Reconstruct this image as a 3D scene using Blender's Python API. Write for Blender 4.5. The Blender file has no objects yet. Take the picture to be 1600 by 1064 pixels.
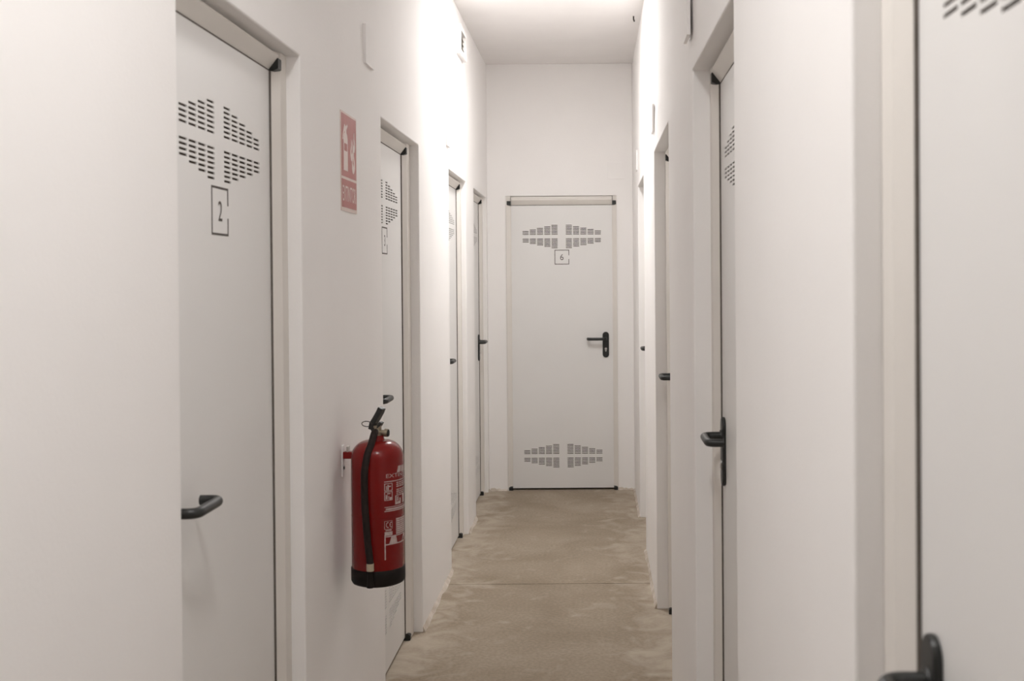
import bpy, bmesh, math, random
from mathutils import Vector, Matrix
random.seed(7)
sc = bpy.context.scene
C = sc.collection

# ------------------------------------------------------------------ camera
F_PX = 1700.0                      # focal length in pixels of a 1600 px wide frame
CAM_Z = 1.49
ROLL, PITCH = -0.0075, math.radians(0.5)
VPX, VPY = 929.0, 434.0            # where the corridor direction vanishes
cam = bpy.data.cameras.new('camera')
cam.sensor_fit = 'HORIZONTAL'; cam.sensor_width = 36.0
cam.lens = F_PX / 1600.0 * 36.0
cam.clip_start = 0.05
camo = bpy.data.objects.new('camera', cam); C.objects.link(camo)
R = Matrix.Rotation(math.radians(90) - PITCH, 3, 'X') @ Matrix.Rotation(ROLL, 3, 'Z')
camo.matrix_world = Matrix.Translation((0, 0, CAM_Z)) @ R.to_4x4()
v = R.transposed() @ Vector((0, 1, 0))
cam.shift_x = (800 + F_PX * v.x / -v.z - VPX) / 1600.0
cam.shift_y = (VPY - 532 + F_PX * v.y / -v.z) / 1600.0
cam.dof.use_dof = True
cam.dof.focus_distance = 4.6
cam.dof.aperture_fstop = 6.3
sc.camera = camo

# ------------------------------------------------------------------ world and exposure
w = bpy.data.worlds.new('world'); sc.world = w; w.use_nodes = True
w.node_tree.nodes['Background'].inputs[0].default_value = (0.02, 0.019, 0.018, 1)
w.node_tree.nodes['Background'].inputs[1].default_value = 0.2
vs = sc.view_settings
vs.view_transform = 'Standard'; vs.look = 'None'; vs.gamma = 1.0; vs.use_curve_mapping = False
vs.exposure = 0.0
sc.cycles.max_bounces = 12; sc.cycles.diffuse_bounces = 10; sc.cycles.glossy_bounces = 4
LAMPS = [(5.58, 164.0), (1.05, 122.0)]     # corridor ceiling lamps: distance, radiance

# ------------------------------------------------------------------ materials
def mat(name, col, rough=0.6, metal=0.0, spec=0.5):
    m = bpy.data.materials.new(name); m.use_nodes = True
    b = m.node_tree.nodes['Principled BSDF']
    b.inputs['Base Color'].default_value = (*col, 1)
    b.inputs['Roughness'].default_value = rough
    b.inputs['Metallic'].default_value = metal
    b.inputs['Specular IOR Level'].default_value = spec
    return m, m.node_tree, b

def noise_mat(name, c0, c1, scale, rough=0.6, bump=0.0, bscale=200, bdist=0.002, detail=5, metal=0.0, spec=0.5, lo=0.35, hi=0.65):
    m, nt, b = mat(name, c0, rough, metal, spec)
    N, L = nt.nodes, nt.links
    tc = N.new('ShaderNodeTexCoord')
    n1 = N.new('ShaderNodeTexNoise'); n1.inputs['Scale'].default_value = scale; n1.inputs['Detail'].default_value = detail
    L.new(tc.outputs['Object'], n1.inputs['Vector'])
    r = N.new('ShaderNodeValToRGB')
    r.color_ramp.elements[0].position = lo; r.color_ramp.elements[0].color = (*c0, 1)
    r.color_ramp.elements[1].position = hi; r.color_ramp.elements[1].color = (*c1, 1)
    L.new(n1.outputs['Fac'], r.inputs['Fac']); L.new(r.outputs['Color'], b.inputs['Base Color'])
    if bump:
        n2 = N.new('ShaderNodeTexNoise'); n2.inputs['Scale'].default_value = bscale; n2.inputs['Detail'].default_value = 4
        L.new(tc.outputs['Object'], n2.inputs['Vector'])
        bp = N.new('ShaderNodeBump'); bp.inputs['Strength'].default_value = bump; bp.inputs['Distance'].default_value = bdist
        L.new(n2.outputs['Fac'], bp.inputs['Height']); L.new(bp.outputs['Normal'], b.inputs['Normal'])
    return m

M = {}
M['wall'] = noise_mat('white_plaster_paint', (0.865, 0.850, 0.840), (0.88, 0.865, 0.855), 3.0, 0.85, 0.14, 120, 0.003, spec=0.25)
M['ceiling'] = noise_mat('white_ceiling_paint', (0.82, 0.80, 0.79), (0.84, 0.82, 0.81), 4.0, 0.9, 0.3, 90, 0.003, spec=0.2)
M['leaf'] = noise_mat('white_lacquered_steel', (0.755, 0.748, 0.737), (0.775, 0.768, 0.757), 1.5, 0.42, 0.04, 60, 0.001, spec=0.4)
M['frame'] = noise_mat('cream_lacquered_frame', (0.72, 0.69, 0.65), (0.75, 0.72, 0.68), 4, 0.5, spec=0.4)
M['plastic'] = noise_mat('black_plastic', (0.012, 0.013, 0.012), (0.02, 0.021, 0.02), 60, 0.42)
M['void'] = noise_mat('vent_slot_shade', (0.045, 0.031, 0.022), (0.06, 0.043, 0.032), 20, 0.9, spec=0.1)  # dark colour stands in for the shade inside the leaf slots
M['ink'] = noise_mat('grey_brown_ink', (0.075, 0.06, 0.055), (0.095, 0.08, 0.07), 40, 0.7)
M['steel'] = noise_mat('brushed_steel', (0.55, 0.54, 0.52), (0.65, 0.64, 0.62), 60, 0.3, metal=0.9)
M['red'] = noise_mat('red_enamel', (0.18, 0.005, 0.005), (0.21, 0.007, 0.006), 6, 0.22, spec=0.35)
M['rubber'] = noise_mat('black_rubber_hose', (0.012, 0.007, 0.006), (0.022, 0.012, 0.01), 80, 0.6, spec=0.25)
M['base'] = noise_mat('black_base_ring', (0.007, 0.005, 0.004), (0.012, 0.008, 0.007), 50, 0.55, spec=0.2)
M['brass'] = noise_mat('nickel_brass', (0.30, 0.255, 0.19), (0.40, 0.34, 0.26), 40, 0.38, metal=0.75)
M['ferrule'] = noise_mat('beige_ferrule', (0.38, 0.32, 0.23), (0.45, 0.38, 0.28), 60, 0.5)
M['print'] = noise_mat('worn_white_print', (0.42, 0.31, 0.29), (0.55, 0.44, 0.42), 120, 0.5)
M['signred'] = noise_mat('hazed_sign_red', (0.37, 0.095, 0.082), (0.41, 0.115, 0.10), 15, 0.5)  # red paled in the colour to imitate overexposure and haze
M['signborder'] = noise_mat('sign_border_pink_white', (0.66, 0.54, 0.49), (0.7, 0.58, 0.53), 15, 0.5)
M['signwhite'] = noise_mat('sign_white_print', (0.70, 0.58, 0.54), (0.74, 0.62, 0.58), 15, 0.5)
M['plate'] = noise_mat('painted_cover_plate', (0.86, 0.845, 0.835), (0.875, 0.86, 0.85), 5, 0.8, 0.2, 120, 0.003, spec=0.25)
M['ventgrey'] = noise_mat('vent_duct_shade', (0.16, 0.14, 0.115), (0.22, 0.195, 0.16), 20, 0.85)  # shade of the vent hollow put into the colour
M['mortar'] = noise_mat('painted_mortar', (0.46, 0.40, 0.33), (0.66, 0.60, 0.54), 14, 0.9, 0.4, 90, 0.004, spec=0.2)
M['gasket'] = noise_mat('dark_door_gasket', (0.13, 0.115, 0.10), (0.16, 0.14, 0.125), 40, 0.8, spec=0.2)
M['hook'] = noise_mat('dark_iron', (0.04, 0.035, 0.03), (0.06, 0.05, 0.045), 50, 0.6)

# concrete floor: mottled beige concrete, pale plaster smears near the walls, fine grit
def concrete():
    m, nt, b = mat('beige_concrete', (0.3, 0.25, 0.19), 0.85, 0, 0.2)
    N, L = nt.nodes, nt.links
    tc = N.new('ShaderNodeTexCoord')
    def noise(s, d=6, dist=0.0):
        n = N.new('ShaderNodeTexNoise'); n.inputs['Scale'].default_value = s; n.inputs['Detail'].default_value = d
        n.inputs['Distortion'].default_value = dist
        L.new(tc.outputs['Object'], n.inputs['Vector']); return n
    def ramp(src, p0, p1, c0, c1):
        r = N.new('ShaderNodeValToRGB'); e = r.color_ramp.elements
        e[0].position = p0; e[0].color = (*c0, 1); e[1].position = p1; e[1].color = (*c1, 1)
        L.new(src, r.inputs['Fac']); return r
    big = noise(2.2, 6, 0.6)
    base = ramp(big.outputs['Fac'], 0.3, 0.7, (0.275, 0.222, 0.165), (0.37, 0.31, 0.242))
    grit = noise(70, 4)
    g = ramp(grit.outputs['Fac'], 0.35, 0.7, (0.88, 0.88, 0.88), (1.1, 1.1, 1.1))
    mul = N.new('ShaderNodeMix'); mul.data_type = 'RGBA'; mul.blend_type = 'MULTIPLY'; mul.inputs['Factor'].default_value = 1
    L.new(base.outputs['Color'], mul.inputs['A']); L.new(g.outputs['Color'], mul.inputs['B'])
    # plaster smears: stronger close to the walls
    sep = N.new('ShaderNodeSeparateXYZ'); L.new(tc.outputs['Object'], sep.inputs[0])
    ad = N.new('ShaderNodeMath'); ad.operation = 'ADD'; ad.inputs[1].default_value = 0.23; L.new(sep.outputs['X'], ad.inputs[0])
    ab = N.new('ShaderNodeMath'); ab.operation = 'ABSOLUTE'; L.new(ad.outputs[0], ab.inputs[0])
    mr = N.new('ShaderNodeMapRange'); mr.inputs['From Min'].default_value = 0.22; mr.inputs['From Max'].default_value = 0.52
    mr.inputs['To Min'].default_value = 0.0; mr.inputs['To Max'].default_value = 0.30
    L.new(ab.outputs[0], mr.inputs['Value'])
    sm = noise(6.5, 8, 1.2)
    s2 = N.new('ShaderNodeMath'); s2.operation = 'ADD'; L.new(sm.outputs['Fac'], s2.inputs[0]); L.new(mr.outputs[0], s2.inputs[1])
    mask = ramp(s2.outputs[0], 0.6, 0.9, (0, 0, 0), (0.85, 0.85, 0.85))
    mx = N.new('ShaderNodeMix'); mx.data_type = 'RGBA'
    L.new(mask.outputs['Color'], mx.inputs['Factor']); L.new(mul.outputs['Result'], mx.inputs['A'])
    mx.inputs['B'].default_value = (0.47, 0.41, 0.335, 1)
    L.new(mx.outputs['Result'], b.inputs['Base Color'])
    bp = N.new('ShaderNodeBump'); bp.inputs['Strength'].default_value = 0.35; bp.inputs['Distance'].default_value = 0.004
    L.new(sm.outputs['Fac'], bp.inputs['Height']); L.new(bp.outputs['Normal'], b.inputs['Normal'])
    return m
M['floor'] = concrete()

def emit_mat(name, col, strength):
    m = bpy.data.materials.new(name); m.use_nodes = True
    nt = m.node_tree; nt.nodes.clear()
    e = nt.nodes.new('ShaderNodeEmission'); e.inputs[0].default_value = (*col, 1); e.inputs[1].default_value = strength
    o = nt.nodes.new('ShaderNodeOutputMaterial'); nt.links.new(e.outputs[0], o.inputs[0])
    return m

# ------------------------------------------------------------------ helpers
def obj(name, me, material, parent=None, smooth=False, bevel=0.0, bseg=2):
    o = bpy.data.objects.new(name, me); C.objects.link(o)
    if material is not None and not me.materials: me.materials.append(material)
    if parent is not None: o.parent = parent
    if smooth:
        for p in me.polygons: p.use_smooth = True
    if bevel:
        md = o.modifiers.new('bevel', 'BEVEL'); md.width = bevel; md.segments = bseg
        md.limit_method = 'ANGLE'; md.angle_limit = math.radians(40)
    return o

def empty(name, loc, rz=0.0):
    o = bpy.data.objects.new(name, None); C.objects.link(o)
    o.empty_display_size = 0.1
    o.location = loc; o.rotation_euler = (0, 0, rz); return o

def tag(o, label=None, cat=None, group=None, kind=None):
    if label: o['label'] = label
    if cat: o['category'] = cat
    if group: o['group'] = group
    if kind: o['kind'] = kind
    return o

class MB:
    def __init__(s): s.v = []; s.f = []
    def add(s, vs, fs):
        k = len(s.v); s.v += [tuple(p) for p in vs]; s.f += [[i + k for i in f] for f in fs]; return s
    def box(s, x0, x1, y0, y1, z0, z1):
        return s.add([(x0,y0,z0),(x1,y0,z0),(x1,y1,z0),(x0,y1,z0),(x0,y0,z1),(x1,y0,z1),(x1,y1,z1),(x0,y1,z1)],
                     [(3,2,1,0),(4,5,6,7),(0,1,5,4),(1,2,6,5),(2,3,7,6),(3,0,4,7)])
    def prism(s, poly, place, t0, t1):
        """poly: 2-D outline; place(a, b, t) -> 3-D point"""
        n = len(poly)
        vs = [place(a, b, t0) for a, b in poly] + [place(a, b, t1) for a, b in poly]
        fs = [list(range(n))[::-1], list(range(n, 2 * n))] + [(i, (i+1) % n, (i+1) % n + n, i + n) for i in range(n)]
        return s.add(vs, fs)
    def tube(s, pts, r, seg=12, cap=True):
        pts = [Vector(p) for p in pts]; n = len(pts)
        rs = r if isinstance(r, (list, tuple)) else [r] * n
        up = None; vs = []; fs = []
        for i, p in enumerate(pts):
            t = (pts[min(i+1, n-1)] - pts[max(i-1, 0)]).normalized()
            if up is None:
                a = Vector((0, 0, 1)) if abs(t.z) < 0.9 else Vector((1, 0, 0))
                up = (a - t * a.dot(t)).normalized()
            else: up = (up - t * up.dot(t)).normalized()
            sd = t.cross(up)
            for k in range(seg):
                an = 2 * math.pi * k / seg
                vs.append(p + (up * math.cos(an) + sd * math.sin(an)) * rs[i])
        for i in range(n - 1):
            for k in range(seg):
                a = i * seg + k; b = i * seg + (k + 1) % seg
                fs.append((a, b, b + seg, a + seg))
        if cap: fs += [list(range(seg))[::-1], list(range((n - 1) * seg, n * seg))]
        return s.add(vs, fs)
    def lathe(s, prof, seg=48, c=(0, 0)):
        vs = []; fs = []; n = len(prof)
        for r, z in prof:
            for k in range(seg):
                a = 2 * math.pi * k / seg
                vs.append((c[0] + r * math.cos(a), c[1] + r * math.sin(a), z))
        for i in range(n - 1):
            for k in range(seg):
                a = i * seg + k; b = i * seg + (k + 1) % seg
                fs.append((a, b, b + seg, a + seg))
        fs += [list(range(seg))[::-1], list(range((n - 1) * seg, n * seg))]
        return s.add(vs, fs)
    def mesh(s, name='mesh'):
        me = bpy.data.meshes.new(name); me.from_pydata(s.v, [], s.f)
        bm = bmesh.new(); bm.from_mesh(me); bmesh.ops.recalc_face_normals(bm, faces=bm.faces); bm.to_mesh(me); bm.free()
        me.update(); return me

def smooth_angle(o, ang=40):
    me = o.data
    for p in me.polygons: p.use_smooth = True
    try: me.set_sharp_from_angle(angle=math.radians(ang))
    except Exception: pass
    return o

def fillet(pts, rad, n=6):
    pts = [Vector(p) for p in pts]; out = [pts[0]]
    for i in range(1, len(pts) - 1):
        a, b, c = pts[i-1], pts[i], pts[i+1]
        r1 = min(rad, (a-b).length * .49, (c-b).length * .49)
        p0 = b + (a-b).normalized() * r1; p1 = b + (c-b).normalized() * r1
        for k in range(n + 1):
            t = k / n
            out.append(p0 * (1-t)**2 + b * 2*t*(1-t) + p1 * t*t)
    out.append(pts[-1]); return out

def text_mesh(txt, size, align='CENTER', res=4, spacing=1.0):
    cu = bpy.data.curves.new('lettering', 'FONT'); cu.body = txt; cu.size = size; cu.align_x = align
    cu.align_y = 'CENTER'; cu.resolution_u = res; cu.space_character = spacing
    o = bpy.data.objects.new('lettering', cu); C.objects.link(o)
    dg = bpy.context.evaluated_depsgraph_get()
    me = bpy.data.meshes.new_from_object(o.evaluated_get(dg))
    bpy.data.objects.remove(o); bpy.data.curves.remove(cu)
    me.materials.clear()
    return me

# ------------------------------------------------------------------ the corridor
END_Y, CEIL_Z, BACK_Y = 7.63, 2.99, -2.6
def lerp_tab(tab, y):
    if y <= tab[0][0]: return tab[0][1]
    for (a, p), (b, q) in zip(tab, tab[1:]):
        if y <= b: return p + (q - p) * (y - a) / (b - a)
    return tab[-1][1]
XL = lambda y: -lerp_tab([(0, .735), (4.6, .735), (6.3, .744), (7.63, .750)], y)
XR = lambda y: lerp_tab([(0, .296), (1.23, .292), (2.96, .269), (4.85, .270), (7.63, .273)], y)

LEAF_W, LEAF_T = 0.71, 0.04
# side doors: distance of the far leaf edge, leaf plane, opening near / far edge
LEFT = [  # name, far edge, leaf x, open near, open far, hand, number
    (2.654, -.790, 1.926, 2.735, -1, '2'),
    (4.470, -.793, 3.765, 4.575, -1, '3'),
    (6.235, -.792, 5.545, 6.325, -1, None),
    (7.455, -.795, 6.745, 7.560, +1, None)]
RIGHT = [
    (1.155, .3457, 0.365, 1.232, -1, None),
    (2.883, .337, 2.165, 2.958, -1, None),
    (4.790, .340, 3.915, 4.875, -1, None),
    (6.660, .340, 5.930, 6.740, -1, None)]
LINTEL = 2.052

def wall_with_openings(name, xf, side, openings, label, y0, y1, backs):
    """elevation outline in (y, z) with a notch for each door opening, extruded away from the corridor"""
    pts = [(y0, 0.0)]
    for a, b, h in openings: pts += [(a, 0.0), (a, h), (b, h), (b, 0.0)]
    pts += [(y1, 0.0), (y1, CEIL_Z), (y0, CEIL_Z)]
    # extra stations along the top so that the plan line can bend with the outline
    n = len(pts); T = 0.10
    bpts = [(y0, 0.0)]
    for (a, b, h), ab in zip(openings, backs): bpts += [(ab, 0.0), (ab, h), (b, h), (b, 0.0)]
    bpts += pts[-3:]
    vs = [(xf(y), y, z) for y, z in pts] + [(xf(y) + side * T, y, z) for y, z in bpts]
    fs = [list(range(n)), list(range(n, 2*n))[::-1]] + [(i, (i+1) % n, (i+1) % n + n, i + n) for i in range(n)]
    me = MB().add(vs, fs).mesh(name)
    o = obj(name, me, M['wall'])
    md = o.modifiers.new('bevel', 'BEVEL'); md.width = 0.004; md.segments = 2; md.limit_method = 'ANGLE'; md.angle_limit = math.radians(50)
    tag(o, label, 'wall', kind='structure')
    return o

def splay(d):
    fe, _, a = d[:3]
    return a - max(0.0, a - (fe - LEAF_W - .0325)) / .5
wl = wall_with_openings('wall_left', XL, -1, [(a, b, LINTEL) for _, _, a, b, _, _ in LEFT],
                        'long white plastered corridor wall on the extinguisher side', BACK_Y, END_Y + 0.2, [splay(d) for d in LEFT])
wr = wall_with_openings('wall_right', XR, 1, [(a, b, LINTEL) for _, _, a, b, _, _ in RIGHT],
                        'long white plastered corridor wall opposite the extinguisher', BACK_Y, END_Y + 0.2, [splay(d) for d in RIGHT])

# end wall with the opening of door 6
D6X = -0.2285                       # centre of the end door
D6W = 0.708
o6 = (D6X - D6W/2 - .036, D6X + D6W/2 + .030, 2.066)
xa, xb = XL(END_Y), XR(END_Y)
poly = [(xa, 0), (o6[0], 0), (o6[0], o6[2]), (o6[1], o6[2]), (o6[1], 0), (xb, 0), (xb, CEIL_Z), (xa, CEIL_Z)]
we = obj('wall_end', MB().prism(poly, lambda a, b, t: (a, t, b), END_Y, END_Y + 0.2).mesh(), M['wall'], bevel=0.004)
tag(we, 'white plastered end wall around the door numbered six', 'wall', kind='structure')
wb = obj('wall_back', MB().box(XL(0) - .0, XR(0), BACK_Y - .2, BACK_Y, 0, CEIL_Z).mesh(), M['wall'])
tag(wb, 'white plastered wall closing the corridor behind the viewpoint', 'wall', kind='structure')
ce = obj('ceiling', MB().box(-1.0, .55, BACK_Y - .2, END_Y + .2, CEIL_Z, CEIL_Z + .15).mesh(), M['ceiling'])
tag(ce, 'flat white painted corridor ceiling', 'ceiling', kind='structure')

# floor: sub-base and two poured slabs with an open joint between them
JOINT = 5.29
fl = obj('floor', MB().box(-1.05, .6, BACK_Y - .2, END_Y + .25, -.12, -.030).mesh(), M['floor'])
tag(fl, 'beige raw concrete corridor floor', 'floor', kind='structure')
def slab(y0, y1, wob0, wob1):
    ys0 = [(-1.05 + 1.65 * i / 24, y0 + wob0 * random.uniform(-1, 1)) for i in range(25)]
    ys1 = [(-1.05 + 1.65 * i / 24, y1 + wob1 * random.uniform(-1, 1)) for i in range(25)]
    pl = ys0 + ys1[::-1]
    return obj('floor_slab', MB().prism(pl, lambda a, b, t: (a, b, t), -.029, 0.0).mesh(), M['floor'], fl)
slab(BACK_Y - .2, JOINT - .0025, 0, .0015)
slab(JOINT + .0025, END_Y + .25, .0015, 0)

# crumbly plaster fillets where the walls meet the floor
def mortar(wall, xf, side, y0, y1, wmax, hmax, seed):
    rnd = random.Random(seed); n = max(3, int((y1 - y0) / .045))
    vs = []; fs = []; wv = rnd.random(); hv = rnd.random()
    for i in range(n + 1):
        y = y0 + (y1 - y0) * i / n
        wv += (rnd.random() - wv) * .45; hv += (rnd.random() - hv) * .45
        x = xf(y); wd = .004 + wmax * wv; h = .006 + hmax * hv
        vs += [(x + side * .004, y, h), (x - side * wd * .4, y, h * .45), (x - side * wd, y, .0005), (x + side * .004, y, .0005)]
    for i in range(n):
        for k in range(3): fs.append((4*i + k, 4*i + k + 1, 4*i + k + 5, 4*i + k + 4))
    fs += [(0, 1, 2, 3), (4*n + 3, 4*n + 2, 4*n + 1, 4*n)]
    o = obj('mortar_fillet', MB().add(vs, fs).mesh(), M['mortar'], wall)
    smooth_angle(o, 60); return o
ends = [BACK_Y] + [q for d in LEFT for q in (d[2], d[3])] + [END_Y]
for k in range(0, len(ends), 2):
    if ends[k+1] > 1: mortar(wl, XL, -1, max(ends[k], .8) + .004, ends[k+1] - .004, .020, .034, 10 + k)
ends = [BACK_Y] + [q for d in RIGHT for q in (d[2], d[3])] + [END_Y]
for k in range(2, len(ends), 2):
    mortar(wr, XR, 1, ends[k] + .004, ends[k+1] - .004, .014, .028, 30 + k)
for a, b in ((xa + .01, o6[0] - .003), (o6[1] + .003, xb - .01)):
    rnd = random.Random(5); n = 8; vs = []; fs = []
    for i in range(n + 1):
        x = a + (b - a) * i / n; wd = .006 + .016 * rnd.random(); h = .008 + .016 * rnd.random()
        vs += [(x, END_Y + .004, h), (x, END_Y - wd * .4, h * .5), (x, END_Y - wd, .0005), (x, END_Y + .004, .0005)]
    for i in range(n):
        for k in range(3): fs.append((4*i + k, 4*i + k + 1, 4*i + k + 5, 4*i + k + 4))
    fs += [(0, 1, 2, 3), (4*n + 3, 4*n + 2, 4*n + 1, 4*n)]
    smooth_angle(obj('mortar_fillet', MB().add(vs, fs).mesh(), M['mortar'], we), 60)

# ------------------------------------------------------------------ ceiling lamps (above the frame)
def ceiling_lamp(y, strength, label):
    t = empty('ceiling_lamp', (-.232, y, CEIL_Z))
    tag(t, label, 'lamp', 'round ceiling lamps')
    smooth_angle(obj('lamp_base', MB().lathe([(.001, 0), (.135, 0), (.135, -.018), (.125, -.022), (.001, -.022)], 48).mesh(), M['frame'], t))
    prof = [(.001, -.026)] + [(.13 * math.sin(a), -.020 - .006 * math.cos(a)) for a in [i * math.pi / 2 / 10 for i in range(1, 11)]]
    d = obj('diffuser', MB().lathe(prof, 40).mesh(), emit_mat('lamp_glow', (1.0, 0.98, 0.965), strength), t)
    smooth_angle(d)
    return t
for (y, s), lb in zip(LAMPS, ('round white ceiling lamp lighting the far half of the corridor',
                              'round white ceiling lamp lighting the near half of the corridor')):
    ceiling_lamp(y, s, lb)

# ------------------------------------------------------------------ doors
COLS, SLOT_W, COL_P, GAP = 5, .0425, .0508, .058
ROW_P, SLOT_H, MID = .0104, .0051, .0328
LEAF_Z0, LEAF_Z1 = .014, 2.0
VENT_Z = (LEAF_Z1 - .2185, LEAF_Z0 + .226)

def leaf_mesh(W):
    xs = {-W/2, W/2}; colx = []
    for sgn in (-1, 1):
        for c in range(COLS):
            a = GAP/2 + c * COL_P; b = a + SLOT_W
            lo, hi = sorted((sgn * a, sgn * b)); colx.append((lo, hi, 7 - c)); xs |= {lo, hi}
    zs = {LEAF_Z0, LEAF_Z1}; rows = []
    for zc in VENT_Z:
        for k in range(7):
            for sg in (-1, 1):
                m = zc + sg * (MID / 2 + SLOT_H / 2 + k * ROW_P) - sg * SLOT_H / 2
                rows.append((m - SLOT_H / 2, m + SLOT_H / 2, k)); zs |= {m - SLOT_H/2, m + SLOT_H/2}
    xs = sorted(xs); zs = sorted(zs)
    hole = set()
    for lo, hi, n in colx:
        i = xs.index(lo)
        for z0, z1, k in rows:
            if k < n: hole.add((i, zs.index(z0)))
    nx, nz = len(xs), len(zs); D = .003
    mb = MB(); V = [(x, 0, z) for z in zs for x in xs]
    vid = lambda i, j: j * nx + i
    fs = []
    extra = []
    for j in range(nz - 1):
        for i in range(nx - 1):
            if (i, j) in hole:
                q = [vid(i, j), vid(i+1, j), vid(i+1, j+1), vid(i, j+1)]
                b = len(V) + len(extra)
                extra += [(V[k][0], D, V[k][2]) for k in q]
                fs += [(q[k], b + k, b + (k+1) % 4, q[(k+1) % 4]) for k in range(4)]
            else: fs.append((vid(i, j), vid(i+1, j), vid(i+1, j+1), vid(i, j+1)))
    V = V + extra
    # edge and back
    b = len(V); V += [(-W/2, LEAF_T, LEAF_Z0), (W/2, LEAF_T, LEAF_Z0), (W/2, LEAF_T, LEAF_Z1), (-W/2, LEAF_T, LEAF_Z1)]
    c = [vid(0, 0), vid(nx-1, 0), vid(nx-1, nz-1), vid(0, nz-1)]
    fs += [(b+3, b+2, b+1, b)]
    fs += [[vid(i, 0) for i in range(nx)][::-1] + [b, b+1], [vid(i, nz-1) for i in range(nx)] + [b+2, b+3],
           [vid(0, j) for j in range(nz)] + [b+3, b], [vid(nx-1, j) for j in range(nz)][::-1] + [b+1, b+2]]
    me = bpy.data.meshes.new('leaf'); me.from_pydata(V, [], fs); me.update()
    return me
LEAF = {}
def vent_mesh(zc):
    h = MID / 2 + 7 * ROW_P + .004; wd = GAP / 2 + COLS * COL_P + .004
    return MB().box(-wd, wd, .0031, .012, zc - h, zc + h).mesh()

plate_pts = []
for k in range(13): a = math.pi * k / 12; plate_pts.append((.0225 * math.cos(a), 1.088 + .0225 * math.sin(a)))
for k in range(13): a = math.pi + math.pi * k / 12; plate_pts.append((.0225 * math.cos(a), .953 + .0225 * math.sin(a)))
ME = {}
ME['plate'] = MB().prism(plate_pts, lambda a, b, t: (a, t, b), 0.0, -.010).mesh()
def lever_mesh(dirn):
    # neck out of the plate, grip parallel to the leaf, end returning towards the leaf
    path = fillet([(0, -.006, 1.062), (0, -.056, 1.062), (dirn * .125, -.056, 1.062), (dirn * .125, -.018, 1.062)], .022, 8)
    return MB().tube(path, .0102, 14).mesh()
ME['lever1'] = lever_mesh(1); ME['lever-1'] = lever_mesh(-1)
ME['rose'] = MB().tube([(0, -.010, 1.062), (0, -.0135, 1.062)], [.0155, .0145], 20).mesh()
def cyl_mesh():
    pts = [(.0085 * math.cos(a), .991 + .0085 * math.sin(a)) for a in [math.radians(-50 + 280 * k / 16) for k in range(17)]]
    pts += [(-.005, .975), (-.003, .9725), (.003, .9725), (.005, .975)]
    return MB().prism(pts, lambda a, b, t: (a, t, b), -.0095, -.0125).mesh()
ME['cyl'] = cyl_mesh()
ME['key'] = MB().box(-.001, .001, -.0130, -.0120, .977, .990).mesh()

def number_frame_mesh(s=.1025, t=.0046):
    h = s / 2; zc = LEAF_Z1 - .3635; e = -.0007
    mb = MB()
    g = .0135
    mb.box(-h, h, e, .0001, zc + h - t, zc + h); mb.box(-h, h, e, .0001, zc - h, zc - h + t)
    mb.box(-h, -h + t, e, .0001, zc - h + t, zc + h - t)
    mb.box(h - t, h, e, .0001, zc + g, zc + h - t); mb.box(h - t, h, e, .0001, zc - h + t, zc - g)
    return mb.mesh()
ME['nframe'] = number_frame_mesh()

def number_mesh(ch):
    me = text_mesh(ch, .062, res=8)
    zc = LEAF_Z1 - .3635
    xs = [v.co.x for v in me.vertices]; ys = [v.co.y for v in me.vertices]
    cx, cy = (min(xs) + max(xs)) / 2, (min(ys) + max(ys)) / 2
    sc_ = .042 / (max(ys) - min(ys))
    for v in me.vertices: v.co = ((v.co.x - cx) * sc_ * .92, -.0008, (v.co.y - cy) * sc_ + zc)
    return me

def jamb_mesh(W, sgn, flange, top):
    a = W / 2 + .005
    pr = [(a, .045), (a, -.0045), (W/2 + .031, -.020), (W/2 + flange, -.020), (W/2 + flange, .045)]
    return MB().prism([(sgn * x, y) for x, y in pr], lambda p, q, t: (p, q, t), 0.0, top).mesh()

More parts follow.
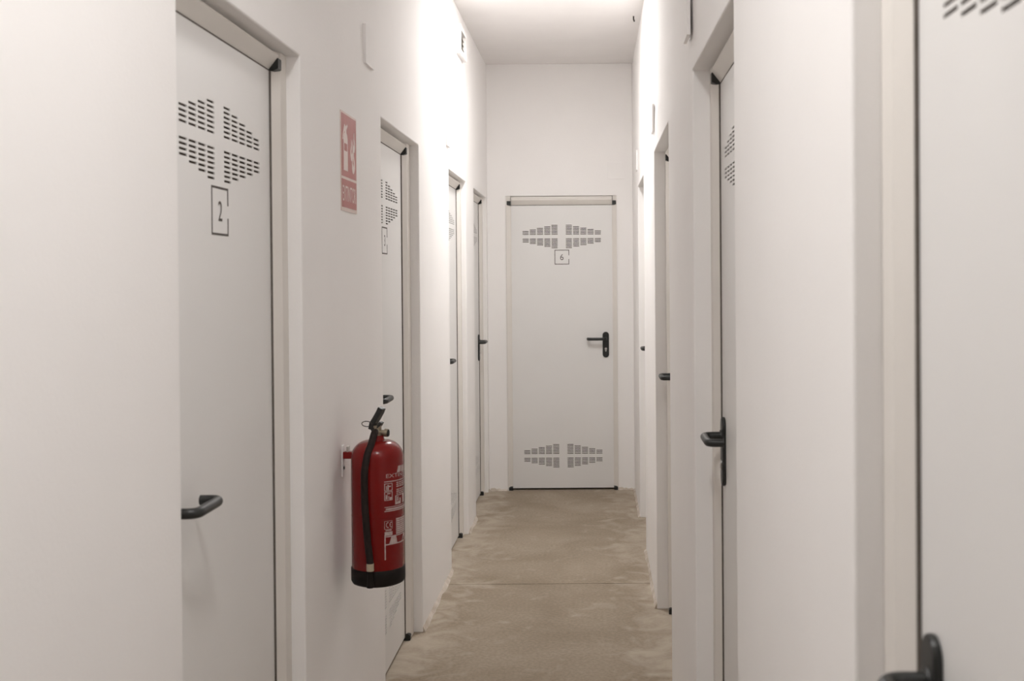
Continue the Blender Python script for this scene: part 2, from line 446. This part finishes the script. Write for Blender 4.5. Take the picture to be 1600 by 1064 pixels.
def make_door(name, loc, rz, W, hand, number, flange_m, flange_p, head_top, label, seal=False, lift=0.0):
    t = empty(name, loc, rz)
    tag(t, label, 'door', kind='structure')
    if W not in LEAF: LEAF[W] = leaf_mesh(W)
    obj('leaf', LEAF[W], M['leaf'], t)
    for i, zc in enumerate(VENT_Z):
        if ('v', i) not in ME: ME['v', i] = vent_mesh(zc)
        obj('slot_shade_backing', ME['v', i], M['void'], t)  # dark sheet painted as the shade behind the slots
    obj('jamb', jamb_mesh(W, -1, flange_m, head_top), M['frame'], t)
    obj('jamb', jamb_mesh(W, 1, flange_p, head_top), M['frame'], t)
    zt = LEAF_Z1 + .003
    hp = [(.045, zt), (.001, zt), (-.024, zt + .032), (-.024, zt + .035), (-.018, zt + .039), (-.002, zt + .039), (-.002, head_top - .002), (.045, head_top - .002)]
    obj('head_rail', MB().prism(hp, lambda p, q, tt: (tt, p, q), -W/2 - .001, W/2 + .001).mesh(), M['frame'], t)
    for sgn in (-1, 1):
        x0, x1 = sorted((sgn * (W/2 + .0015), sgn * (W/2 + .0285)))
        cap = [(.010, zt - .003), (-.010, zt - .003), (-.023, zt + .003), (-.023, zt + .028), (.010, zt + .031)]
        obj('corner_cap', MB().prism(cap, lambda p, q, tt: (tt, p, q), x0, x1).mesh(), M['plastic'], t)
        cap = [(.010, 0.001), (-.022, 0.001), (-.022, .020), (-.012, .028), (.010, .028)]
        obj('corner_cap', MB().prism(cap, lambda p, q, tt: (tt, p, q), x0, x1).mesh(), M['plastic'], t)
    for sgn in (-1, 1):
        x0, x1 = sorted((sgn * (W/2 + .0002), sgn * (W/2 + .0049)))
        obj('gasket', MB().box(x0, x1, 0.0015 if seal else -.0040, .012, .012, LEAF_Z1).mesh(), M['frame'] if seal else M['gasket'], t)
    obj('gasket', MB().box(-W/2, W/2, -.0010, .012, LEAF_Z1 + .0002, LEAF_Z1 + .0032).mesh(), M['gasket'], t)
    hx = hand * (W / 2 - .050)
    h = obj('handle', ME['plate'], M['plastic'], t, bevel=.003); h.location.x = hx; h.location.z = lift
    h['label'] = 'black plastic lever handle on a long plate'
    r = obj('rose', ME['rose'], M['plastic'], h)
    lv = obj('lever', ME['lever%d' % -hand], M['plastic'], h); smooth_angle(lv)
    cy = obj('lock_cylinder', ME['cyl'], M['steel'], h); cy['label'] = 'small steel lock cylinder'
    obj('keyhole', ME['key'], M['plastic'], h)
    if number:
        nf = obj('number_frame', ME['nframe'], M['ink'], t)
        nf['label'] = 'printed square outline open at one side'
        nm = obj('number', number_mesh(number), M['ink'], nf)
        nm['label'] = 'printed number ' + number
    return t

left_labels = ['grey-white steel door with printed number 2, nearest on the extinguisher wall',
               'grey-white steel door numbered 3 beside the red extinguisher',
               'narrow sliver of white door between the number 3 door and the corner door',
               'white door in the corner beside the end door, handle plate showing']
right_labels = ['large white door nearest the viewer on the right wall, cut by the frame',
                'second white door on the right wall, black handle and plate in view',
                'third white door on the right wall, only its black lever showing',
                'farthest recessed white door on the right wall near the end door']
n = 1
for (fe, x, a, b, hand, num), lb in zip(LEFT, left_labels):
    make_door('door_%d' % n, (x, fe - LEAF_W / 2, 0), math.pi / 2, LEAF_W, hand, num,
              max(.0315, fe - LEAF_W - a - .001), b - fe - .001, LINTEL - .001, lb); n += 1
make_door('door_%d' % n, (D6X, END_Y + .012, 0), 0, D6W, 1, '6', .0355, .0315, o6[2] - .001,
          'white steel end door numbered 6 with slotted vents and black handle', seal=True); n += 1
for (fe, x, a, b, hand, num), lb in zip(RIGHT[::-1], right_labels[::-1]):
    make_door('door_%d' % n, (x, fe - LEAF_W / 2, 0), -math.pi / 2, LEAF_W, hand, num,
              b - fe - .001, max(.0315, fe - LEAF_W - a - .001), LINTEL - .001, lb, lift=.014 if fe < 3 else 0); n += 1

# ------------------------------------------------------------------ wall cover plates
def cover(loc, rz, size, label, proud=.007):
    t = empty('cover_plate', loc, rz)
    s = size / 2
    p = obj('plate', MB().box(-s, s, -proud, .004, -s, s).mesh(), M['plate'], t, bevel=.001)
    tag(t, label, 'cover plate', 'painted square box covers high on the walls')
cover((XL(3.57) + .0, 3.568, 2.25), math.pi/2, .127, 'painted square cover plate above the extinguisher sign', .006)
cover((XL(5.53), 5.53, 2.222), math.pi/2, .120, 'painted square cover plate below the air vent, left wall', .006)
cover((XR(3.108), 3.108, 2.23), -math.pi/2, .125, 'painted square cover plate above the right door with the handle plate', .006)
cover((XR(4.95), 4.945, 2.208), -math.pi/2, .122, 'painted square cover plate above the third right door', .006)
cover((XR(6.84), 6.84, 2.222), -math.pi/2, .122, 'painted square cover plate above the farthest right door', .006)
cover((.156, END_Y, 2.24), 0, .119, 'flush painted square cover plate above the door numbered six', .006)

# air vent: rectangular painted surround with a dark panel painted as the shaded hollow
t = empty('air_vent', (XL(6.09), 6.085, 2.803), math.pi / 2)
tag(t, 'small rectangular air vent high on the left wall under the ceiling', 'air vent')
ow, oh, iw, ih = .14, .0775, .108, .054
mb = MB()
mb.box(-ow, -iw, -.022, .003, -oh, oh); mb.box(iw, ow, -.022, .003, -oh, oh)
mb.box(-iw, iw, -.022, .003, ih, oh); mb.box(-iw, iw, -.022, .003, -oh, -ih)
obj('vent_surround', mb.mesh(), M['plate'], t)
mb = MB().box(-iw, iw, -.004, -.001, -ih, ih)
obj('duct_shade_panel', mb.mesh(), M['ventgrey'], t)
for k in range(4):
    z = -ih + (k + .5) * 2 * ih / 4
    obj('louvre', MB().add([(-iw, -.011, z - .012), (iw, -.011, z - .012), (iw, -.004, z + .004), (-iw, -.004, z + .004),
                            (-iw, -.010, z - .013), (iw, -.010, z - .013), (iw, -.003, z + .003), (-iw, -.003, z + .003)],
                           [(0, 1, 2, 3), (7, 6, 5, 4), (0, 1, 5, 4), (1, 2, 6, 5), (2, 3, 7, 6), (3, 0, 4, 7)]).mesh(), M['ventgrey'], t)

# little dark hook in the ceiling
hk = fillet([(0, 0, 0.002), (0, 0, -.02), (.004, -.012, -.034), (.002, -.022, -.026)], .01, 4)
o = obj('ceiling_hook', MB().tube(hk, .004, 8).mesh(), M['hook']); o.location = (.235, 6.26, CEIL_Z)
smooth_angle(o); tag(o, 'tiny dark hook in the ceiling beside the right wall', 'hook')

# ------------------------------------------------------------------ extinguisher sign
SG_Y, SG_Z, SG_W, SG_H = 3.262, 1.838, .206, .292
t = empty('extinguisher_sign', (XL(SG_Y), SG_Y, SG_Z), math.pi / 2)
tag(t, 'red EXTINTOR fire extinguisher sign on the wall beside door 3', 'sign')
def flat(name, pts, y, material, parent, th=.0004):
    """flat print: outline in sign coordinates"""
    me = bpy.data.meshes.new(name); bm = bmesh.new()
    f = bm.faces.new([bm.verts.new((a, -y, b)) for a, b in pts])
    r = bmesh.ops.extrude_face_region(bm, geom=[f])
    for g in r['geom']:
        if isinstance(g, bmesh.types.BMVert): g.co.y -= th
    bmesh.ops.recalc_face_normals(bm, faces=bm.faces)
    bm.to_mesh(me); bm.free()
    return obj(name, me, material, parent)
W2, H2 = SG_W / 2, SG_H / 2
bd = obj('board', MB().box(-W2, W2, -.002, 0, -H2, H2).mesh(), M['signborder'], t)
rect = lambda a, b, c, d: [(a, c), (b, c), (b, d), (a, d)]
m_ = .006; split = -H2 + .098
p1 = flat('pictogram_panel', rect(-W2 + m_, W2 - m_, split + .004, H2 - m_), .002, M['signred'], t)
p2 = flat('text_panel', rect(-W2 + m_, W2 - m_, -H2 + m_ + .005, split - .004), .002, M['signred'], t)
zb, zt_ = split + .022, H2 - .022
# extinguisher silhouette
ext = [(-.070, zb), (-.018, zb), (-.018, zb + .092), (-.024, zb + .106), (-.034, zb + .112), (-.034, zb + .121), (-.018, zb + .133), (-.024, zb + .139),
       (-.040, zb + .130), (-.056, zb + .137), (-.066, zb + .125), (-.078, zb + .105), (-.083, zb + .090), (-.077, zb + .088), (-.067, zb + .108), (-.054, zb + .119), (-.054, zb + .112), (-.064, zb + .106), (-.070, zb + .092)]
e_ = flat('extinguisher_pictogram', ext, .0024, M['signwhite'], p1)
flat('label_band', rect(-.062, -.026, zb + .058, zb + .080), .0028, M['signred'], p1)
def flame(dx, dz, s, m):
    base = [(0, 0), (.012, .004), (.020, .016), (.018, .030), (.010, .044), (.009, .060), (.003, .050), (.003, .038), (.008, .026), (.004, .018), (-.004, .026), (-.006, .040), (-.012, .026), (-.012, .012), (-.007, .003)]
    return [(dx + a * s * m, dz + b * s) for a, b in base]
flat('flame', flame(.052, zb - .002, 1.25, 1), .0024, M['signwhite'], p1)
flat('flame', flame(.040, zb + .034, 1.15, -1), .0024, M['signwhite'], p1)
flat('flame', flame(.060, zb + .062, 1.1, 1), .0024, M['signwhite'], p1)
me = text_mesh('EXTINTOR', .05, spacing=1.0)
xs = [v.co.x for v in me.vertices]; ys = [v.co.y for v in me.vertices]
sx = (SG_W - .034) / (max(xs) - min(xs)); sz = .046 / (max(ys) - min(ys)); cx = (max(xs) + min(xs)) / 2; cy = (max(ys) + min(ys)) / 2
zc = (-H2 + m_ + .005 + split - .004) / 2
for v_ in me.vertices: v_.co = ((v_.co.x - cx) * sx, -.0026, (v_.co.y - cy) * sz + zc)
obj('lettering', me, M['signwhite'], p2)

# ------------------------------------------------------------------ fire extinguisher
EX, EY, EZ, ER = -.6295, 3.13, .618, .0747
def a_of(th): return math.radians(th) + math.atan2(-EY, -EX)      # angle counted from the side facing the corridor mouth
t = empty('fire_extinguisher', (EX, EY, EZ))
tag(t, 'red fire extinguisher with black hose hanging on the left wall', 'fire extinguisher')
H = .372
prof = [(.001, .012), (ER - .004, .012), (ER, .02), (ER, H - .012)]
for k in range(1, 11):
    a = k / 10 * math.pi / 2
    prof.append((.021 + (ER - .021) * math.cos(a) ** .9 if k < 10 else .021, H - .012 + .050 * math.sin(a)))
prof += [(.0195, H + .044), (.0195, H + .052), (.001, H + .052)]
body = smooth_angle(obj('cylinder', MB().lathe(prof, 64).mesh(), M['red'], t), 50)
prof = [(.001, 0), (ER - .012, 0), (ER - .002, .004), (ER + .0022, .012), (ER + .0022, .047), (ER - .001, .050), (.001, .050)]
smooth_angle(obj('base_ring', MB().lathe(prof, 64).mesh(), M['base'], t), 50)
# thin weld seam round the middle
smooth_angle(obj('weld_seam', MB().lathe([(ER - .001, .196), (ER + .0006, .1966), (ER + .0006, .1976), (ER - .001, .1982)], 64).mesh(), M['red'], t))
# valve
vz = H + .046
sidev = Vector((math.cos(a_of(70)), math.sin(a_of(70)), 0))      # to the right as seen
frontv = Vector((math.cos(a_of(-15)), math.sin(a_of(-15)), 0))
mb = MB(); mb.lathe([(.001, vz), (.0155, vz), (.0155, vz + .010), (.0125, vz + .013), (.0125, vz + .034), (.001, vz + .034)], 24)
va = obj('valve', mb.mesh(), M['brass'], t); smooth_angle(va)
c0 = Vector((0, 0, vz + .016))
obj('hose_port', MB().tube([c0, c0 + frontv * .026], .0105, 14).mesh(), M['brass'], va)
g = obj('pressure_gauge', MB().tube([c0 + Vector((0, 0, -.002)), c0 + sidev * .022 + Vector((0, 0, -.003)), c0 + sidev * .0225 + Vector((0, 0, -.003)), c0 + sidev * .032 + Vector((0, 0, -.004))], [.008, .008, .0118, .0118], 20).mesh(), M['brass'], va)
obj('gauge_face', MB().tube([c0 + sidev * .0315 + Vector((0, 0, -.004)), c0 + sidev * .034 + Vector((0, 0, -.004))], .0102, 20).mesh(), M['base'], va)
# squeeze levers: folded black channel rising over the valve, pointing into the corridor
ld = Vector((math.cos(a_of(62)), math.sin(a_of(62)), 0)); lw = Vector((-ld.y, ld.x, 0))
def strap(name, pts, wd, th, material, par):
    vs = []; fs = []
    P = [Vector((0, 0, 0)) + ld * a + Vector((0, 0, b)) for a, b in pts]
    for i, p in enumerate(P):
        tg = (P[min(i+1, len(P)-1)] - P[max(i-1, 0)]).normalized(); nn = tg.cross(lw).normalized()
        ww = wd[i] if isinstance(wd, list) else wd
        vs += [p + lw * ww + nn * th, p - lw * ww + nn * th, p - lw * ww - nn * th, p + lw * ww - nn * th]
    for i in range(len(P) - 1):
        for k in range(4): fs.append((4*i + k, 4*i + (k+1) % 4, 4*i + 4 + (k+1) % 4, 4*i + 4 + k))
    fs += [(3, 2, 1, 0), tuple(4 * (len(P) - 1) + k for k in range(4))]
    return obj(name, MB().add(vs, fs).mesh(), material, par, bevel=.0015)
strap('squeeze_lever', [(-.016, vz + .022), (-.011, vz + .040), (-.001, vz + .054), (.010, vz + .072), (.016, vz + .085)], [.012, .0135, .0135, .013, .012], .0075, M['plastic'], t)
strap('carrying_handle', [(-.014, vz + .020), (.002, vz + .028), (.010, vz + .036), (.015, vz + .044)], [.012, .012, .010, .009], .004, M['plastic'], t)
# steel edge on the lever
# pull ring
rc = Vector((0, 0, vz + .040)) + Vector((math.cos(a_of(-80)), math.sin(a_of(-80)), 0)) * .0285 + frontv * .004
rv = Vector((math.cos(a_of(-85)), math.sin(a_of(-85)), 0)); ru = (Vector((0, 0, .72)) + frontv * .69).normalized()
ring = [rc + rv * (.0135 * math.cos(a)) + ru * (.0120 * math.sin(a)) for a in [2 * math.pi * k / 24 for k in range(25)]]
pr = obj('pull_ring', MB().tube(ring, .0013, 8, cap=False).mesh(), M['hook'], t); smooth_angle(pr)
obj('safety_pin', MB().tube([rc - rv * .0135, rc - rv * .040], .0015, 8).mesh(), M['hook'], pr)
# hose
def onside(th, r, z): return Vector((r * math.cos(a_of(th)), r * math.sin(a_of(th)), z))
hp = [c0 + frontv * .018, c0 + frontv * .032 + Vector((0, 0, -.002)), onside(-18, .054, H + .034), onside(-22, .074, H + .006), onside(-24, ER + .013, H - .04), onside(-25, ER + .011, H - .10),
      onside(-24, ER + .0105, .22), onside(-20, ER + .0105, .14), onside(-16, ER + .011, .090), onside(-15, ER + .012, .074)]
def spline(P, n=8):
    out = []
    for i in range(len(P) - 1):
        p0, p1, p2, p3 = P[max(i-1, 0)], P[i], P[i+1], P[min(i+2, len(P)-1)]
        for k in range(n):
            u = k / n
            out.append(.5 * ((2*p1) + (p2-p0)*u + (2*p0 - 5*p1 + 4*p2 - p3)*u*u + (3*p1 - p0 - 3*p2 + p3)*u**3))
    out.append(P[-1]); return out
hs = obj('hose', MB().tube(spline(hp), .0102, 14).mesh(), M['rubber'], t); smooth_angle(hs)
fe = obj('hose_ferrule', MB().tube([onside(-15, ER + .012, .076), onside(-15, ER + .012, .055)], .0105, 18).mesh(), M['ferrule'], t); smooth_angle(fe)
nz = obj('nozzle', MB().tube([onside(-15, ER + .012, .056), onside(-15, ER + .012, .030), onside(-15, ER + .012, .008)], [.0085, .0085, .0105], 16).mesh(), M['base'], t); smooth_angle(nz)

# white print wrapped round the cylinder
def zpx(y, th): return CAM_Z - (y - 436.6) * (EY - ER * math.cos(math.radians(th))) / F_PX - EZ
def wrap(name, quads, material, parent, r=ER + .0006, step=4):
    """quads: (th0, th1, z0, z1[, slant]) patches in degrees / metres"""
    mb = MB()
    for q in quads:
        th0, th1, z0, z1 = q[:4]; sl = q[4] if len(q) > 4 else 0
        n = max(1, int(math.ceil((th1 - th0) / step)))
        vs = []
        for i in range(n + 1):
            th = th0 + (th1 - th0) * i / n
            vs += [onside(th, r, z0), onside(th + sl, r, z1)]
        mb.add(vs, [(2*i, 2*i + 2, 2*i + 3, 2*i + 1) for i in range(n)])
    me = bpy.data.meshes.new(name); me.from_pydata(mb.v, [], mb.f); me.update()
    return obj(name, me, material, parent)
def wrap_text(name, s, th0, th1, z0, z1, parent, material=None):
    me = text_mesh(s, 1.0, res=3)
    xs = [v.co.x for v in me.vertices]; ys = [v.co.y for v in me.vertices]
    x0, x1, y0, y1 = min(xs), max(xs), min(ys), max(ys)
    for v_ in me.vertices:
        v_.co = onside(th0 + (th1 - th0) * (v_.co.x - x0) / (x1 - x0), ER + .0008, z0 + (z1 - z0) * (v_.co.y - y0) / (y1 - y0))
    return obj(name, me, material or M['print'], parent)
Z = lambda y: zpx(y, 14)
for q_ in [(14, 142, Z(801.5), Z(800)), (14, 142, Z(795), Z(794)), (17, 138, Z(799), Z(796.5)), (14, 142, Z(755), Z(753.6)),
                          (14, 142, Z(841.5), Z(840)), (14, 142, Z(854), Z(852.5)), (13.5, 16, Z(877), Z(838))]: wrap('print_rule', [q_], M['print'], t)
wrap('print_logo', [(46, 58, Z(742), Z(732), 4), (60, 72, Z(742), Z(732), 4), (74, 84, Z(742), Z(732), 4), (87, 98, Z(742), Z(732), 4), (101, 111, Z(742), Z(732), 4)], M['print'], t)
wrap_text('print_title', 'EXTINTOR', 18, 100, Z(748.5), Z(742.5), t)
def frame_q(a, b, y0, y1, tt=1.6, tz=1.0): return [(a, a + tt, Z(y1), Z(y0)), (b - tt, b, Z(y1), Z(y0)), (a, b, Z(y0 + tz), Z(y0)), (a, b, Z(y1), Z(y1 - tz))]
q = frame_q(14, 33, 757, 769) + frame_q(14, 33, 770, 784)
q += [(18, 20, Z(767), Z(761)), (21, 24, Z(767.5), Z(759.5)), (24, 29, Z(763), Z(761)), (17, 21, Z(782), Z(775)), (23, 25, Z(782), Z(777)), (26, 31, Z(783), Z(779)), (20, 28, Z(774), Z(772.5))]
wrap('print_pictograms', q, M['print'], t)['label'] = 'two small white instruction boxes'
q = []
rnd = random.Random(3)
for y in (757, 760, 763, 768, 771, 774, 777):
    a = 44
    while a < 118:
        L_ = rnd.uniform(5, 11); q.append((a, min(a + L_, 120), Z(y + 1.7), Z(y))); a += L_ + 2
wrap('print_instructions', q, M['print'], t)
q = [(40, 44, Z(792), Z(778)), (46, 50, Z(787), Z(780)), (44, 58, Z(792), Z(788)), (54, 58, Z(790), Z(783)), (66, 78, Z(792), Z(778)), (84, 96, Z(792), Z(778)), (102, 114, Z(792), Z(778))]
wrap('print_hazard_boxes', q, M['print'], t)
wrap('print_marking_box', frame_q(13.5, 32, 816, 829, .8, .5) + [(16, 30, Z(831.5), Z(830)), (14, 32, Z(839), Z(833))], M['print'], t)
def arcq(cth, cy, rth, ry, a0, a1, thick=.3, n=10):
    vs = []; fs = []
    for i in range(n + 1):
        a = math.radians(a0 + (a1 - a0) * i / n)
        for k in (1.0, 1 - thick): vs.append(onside(cth + rth * k * math.cos(a), ER + .0008, Z(cy - ry * k * math.sin(a))))
    fs = [(2*i, 2*i+1, 2*i+3, 2*i+2) for i in range(n)]
    return vs, fs
mb = MB(); mb.add(*arcq(21.5, 822.3, 4.5, 4.5, 70, 290)); mb.add(*arcq(29.5, 822.3, 4.5, 4.5, 70, 290))
mb.add([onside(25.5, ER + .0008, Z(823)), onside(28.2, ER + .0008, Z(823)), onside(28.2, ER + .0008, Z(821.7)), onside(25.5, ER + .0008, Z(821.7))], [(0, 1, 2, 3)])
me = bpy.data.meshes.new('print_ce'); me.from_pydata(mb.v, [], mb.f)
obj('print_ce_mark', me, M['print'], t)['label'] = 'white CE conformity mark'
q = [(42, 120, Z(816.6 + 3.2 * k), Z(814 + 3.2 * k)) for k in range(8)]
wrap('print_text_block', q, M['print'], t)
mb = MB(); r_ = ER + .0008
mb.add([onside(24, r_, Z(852.5)), onside(34, r_, Z(852.5)), onside(45, r_, Z(852.5)), onside(42, r_, Z(842)), onside(35, r_, Z(841)), onside(29, r_, Z(842))], [(0, 1, 4, 5), (1, 2, 3, 4)])
me = bpy.data.meshes.new('print_badge'); me.from_pydata(mb.v, [], mb.f)
obj('print_badge', me, M['print'], t)
mb = MB()
mb.add([onside(62, r_, Z(852.5)), onside(84, r_, Z(852.5)), onside(80, r_, Z(842)), onside(68, r_, Z(842))], [(0, 1, 2, 3)])
me = bpy.data.meshes.new('print_badge'); me.from_pydata(mb.v, [], mb.f)
obj('print_badge', me, M['print'], t)

# wall bracket that carries the extinguisher
bx, by = XL(3.2), EY + .02
t = empty('wall_bracket', (bx, by, EZ + H))
tag(t, 'small red and white wall bracket behind the fire extinguisher', 'bracket')
obj('back_plate', MB().box(0, .004, -.012, .012, -.07, .02).mesh(), M['plate'], t, bevel=.001)
obj('hook_arm', MB().box(.004, .030, -.012, .012, -.018, .002).mesh(), M['red'], t, bevel=.002)
obj('hook_tip', MB().box(.014, .020, -.012, .012, .002, .018).mesh(), M['steel'], t, bevel=.001)
obj('screw', MB().tube([(.004, 0, -.045), (.0065, 0, -.045)], .005, 12).mesh(), M['hook'], t)
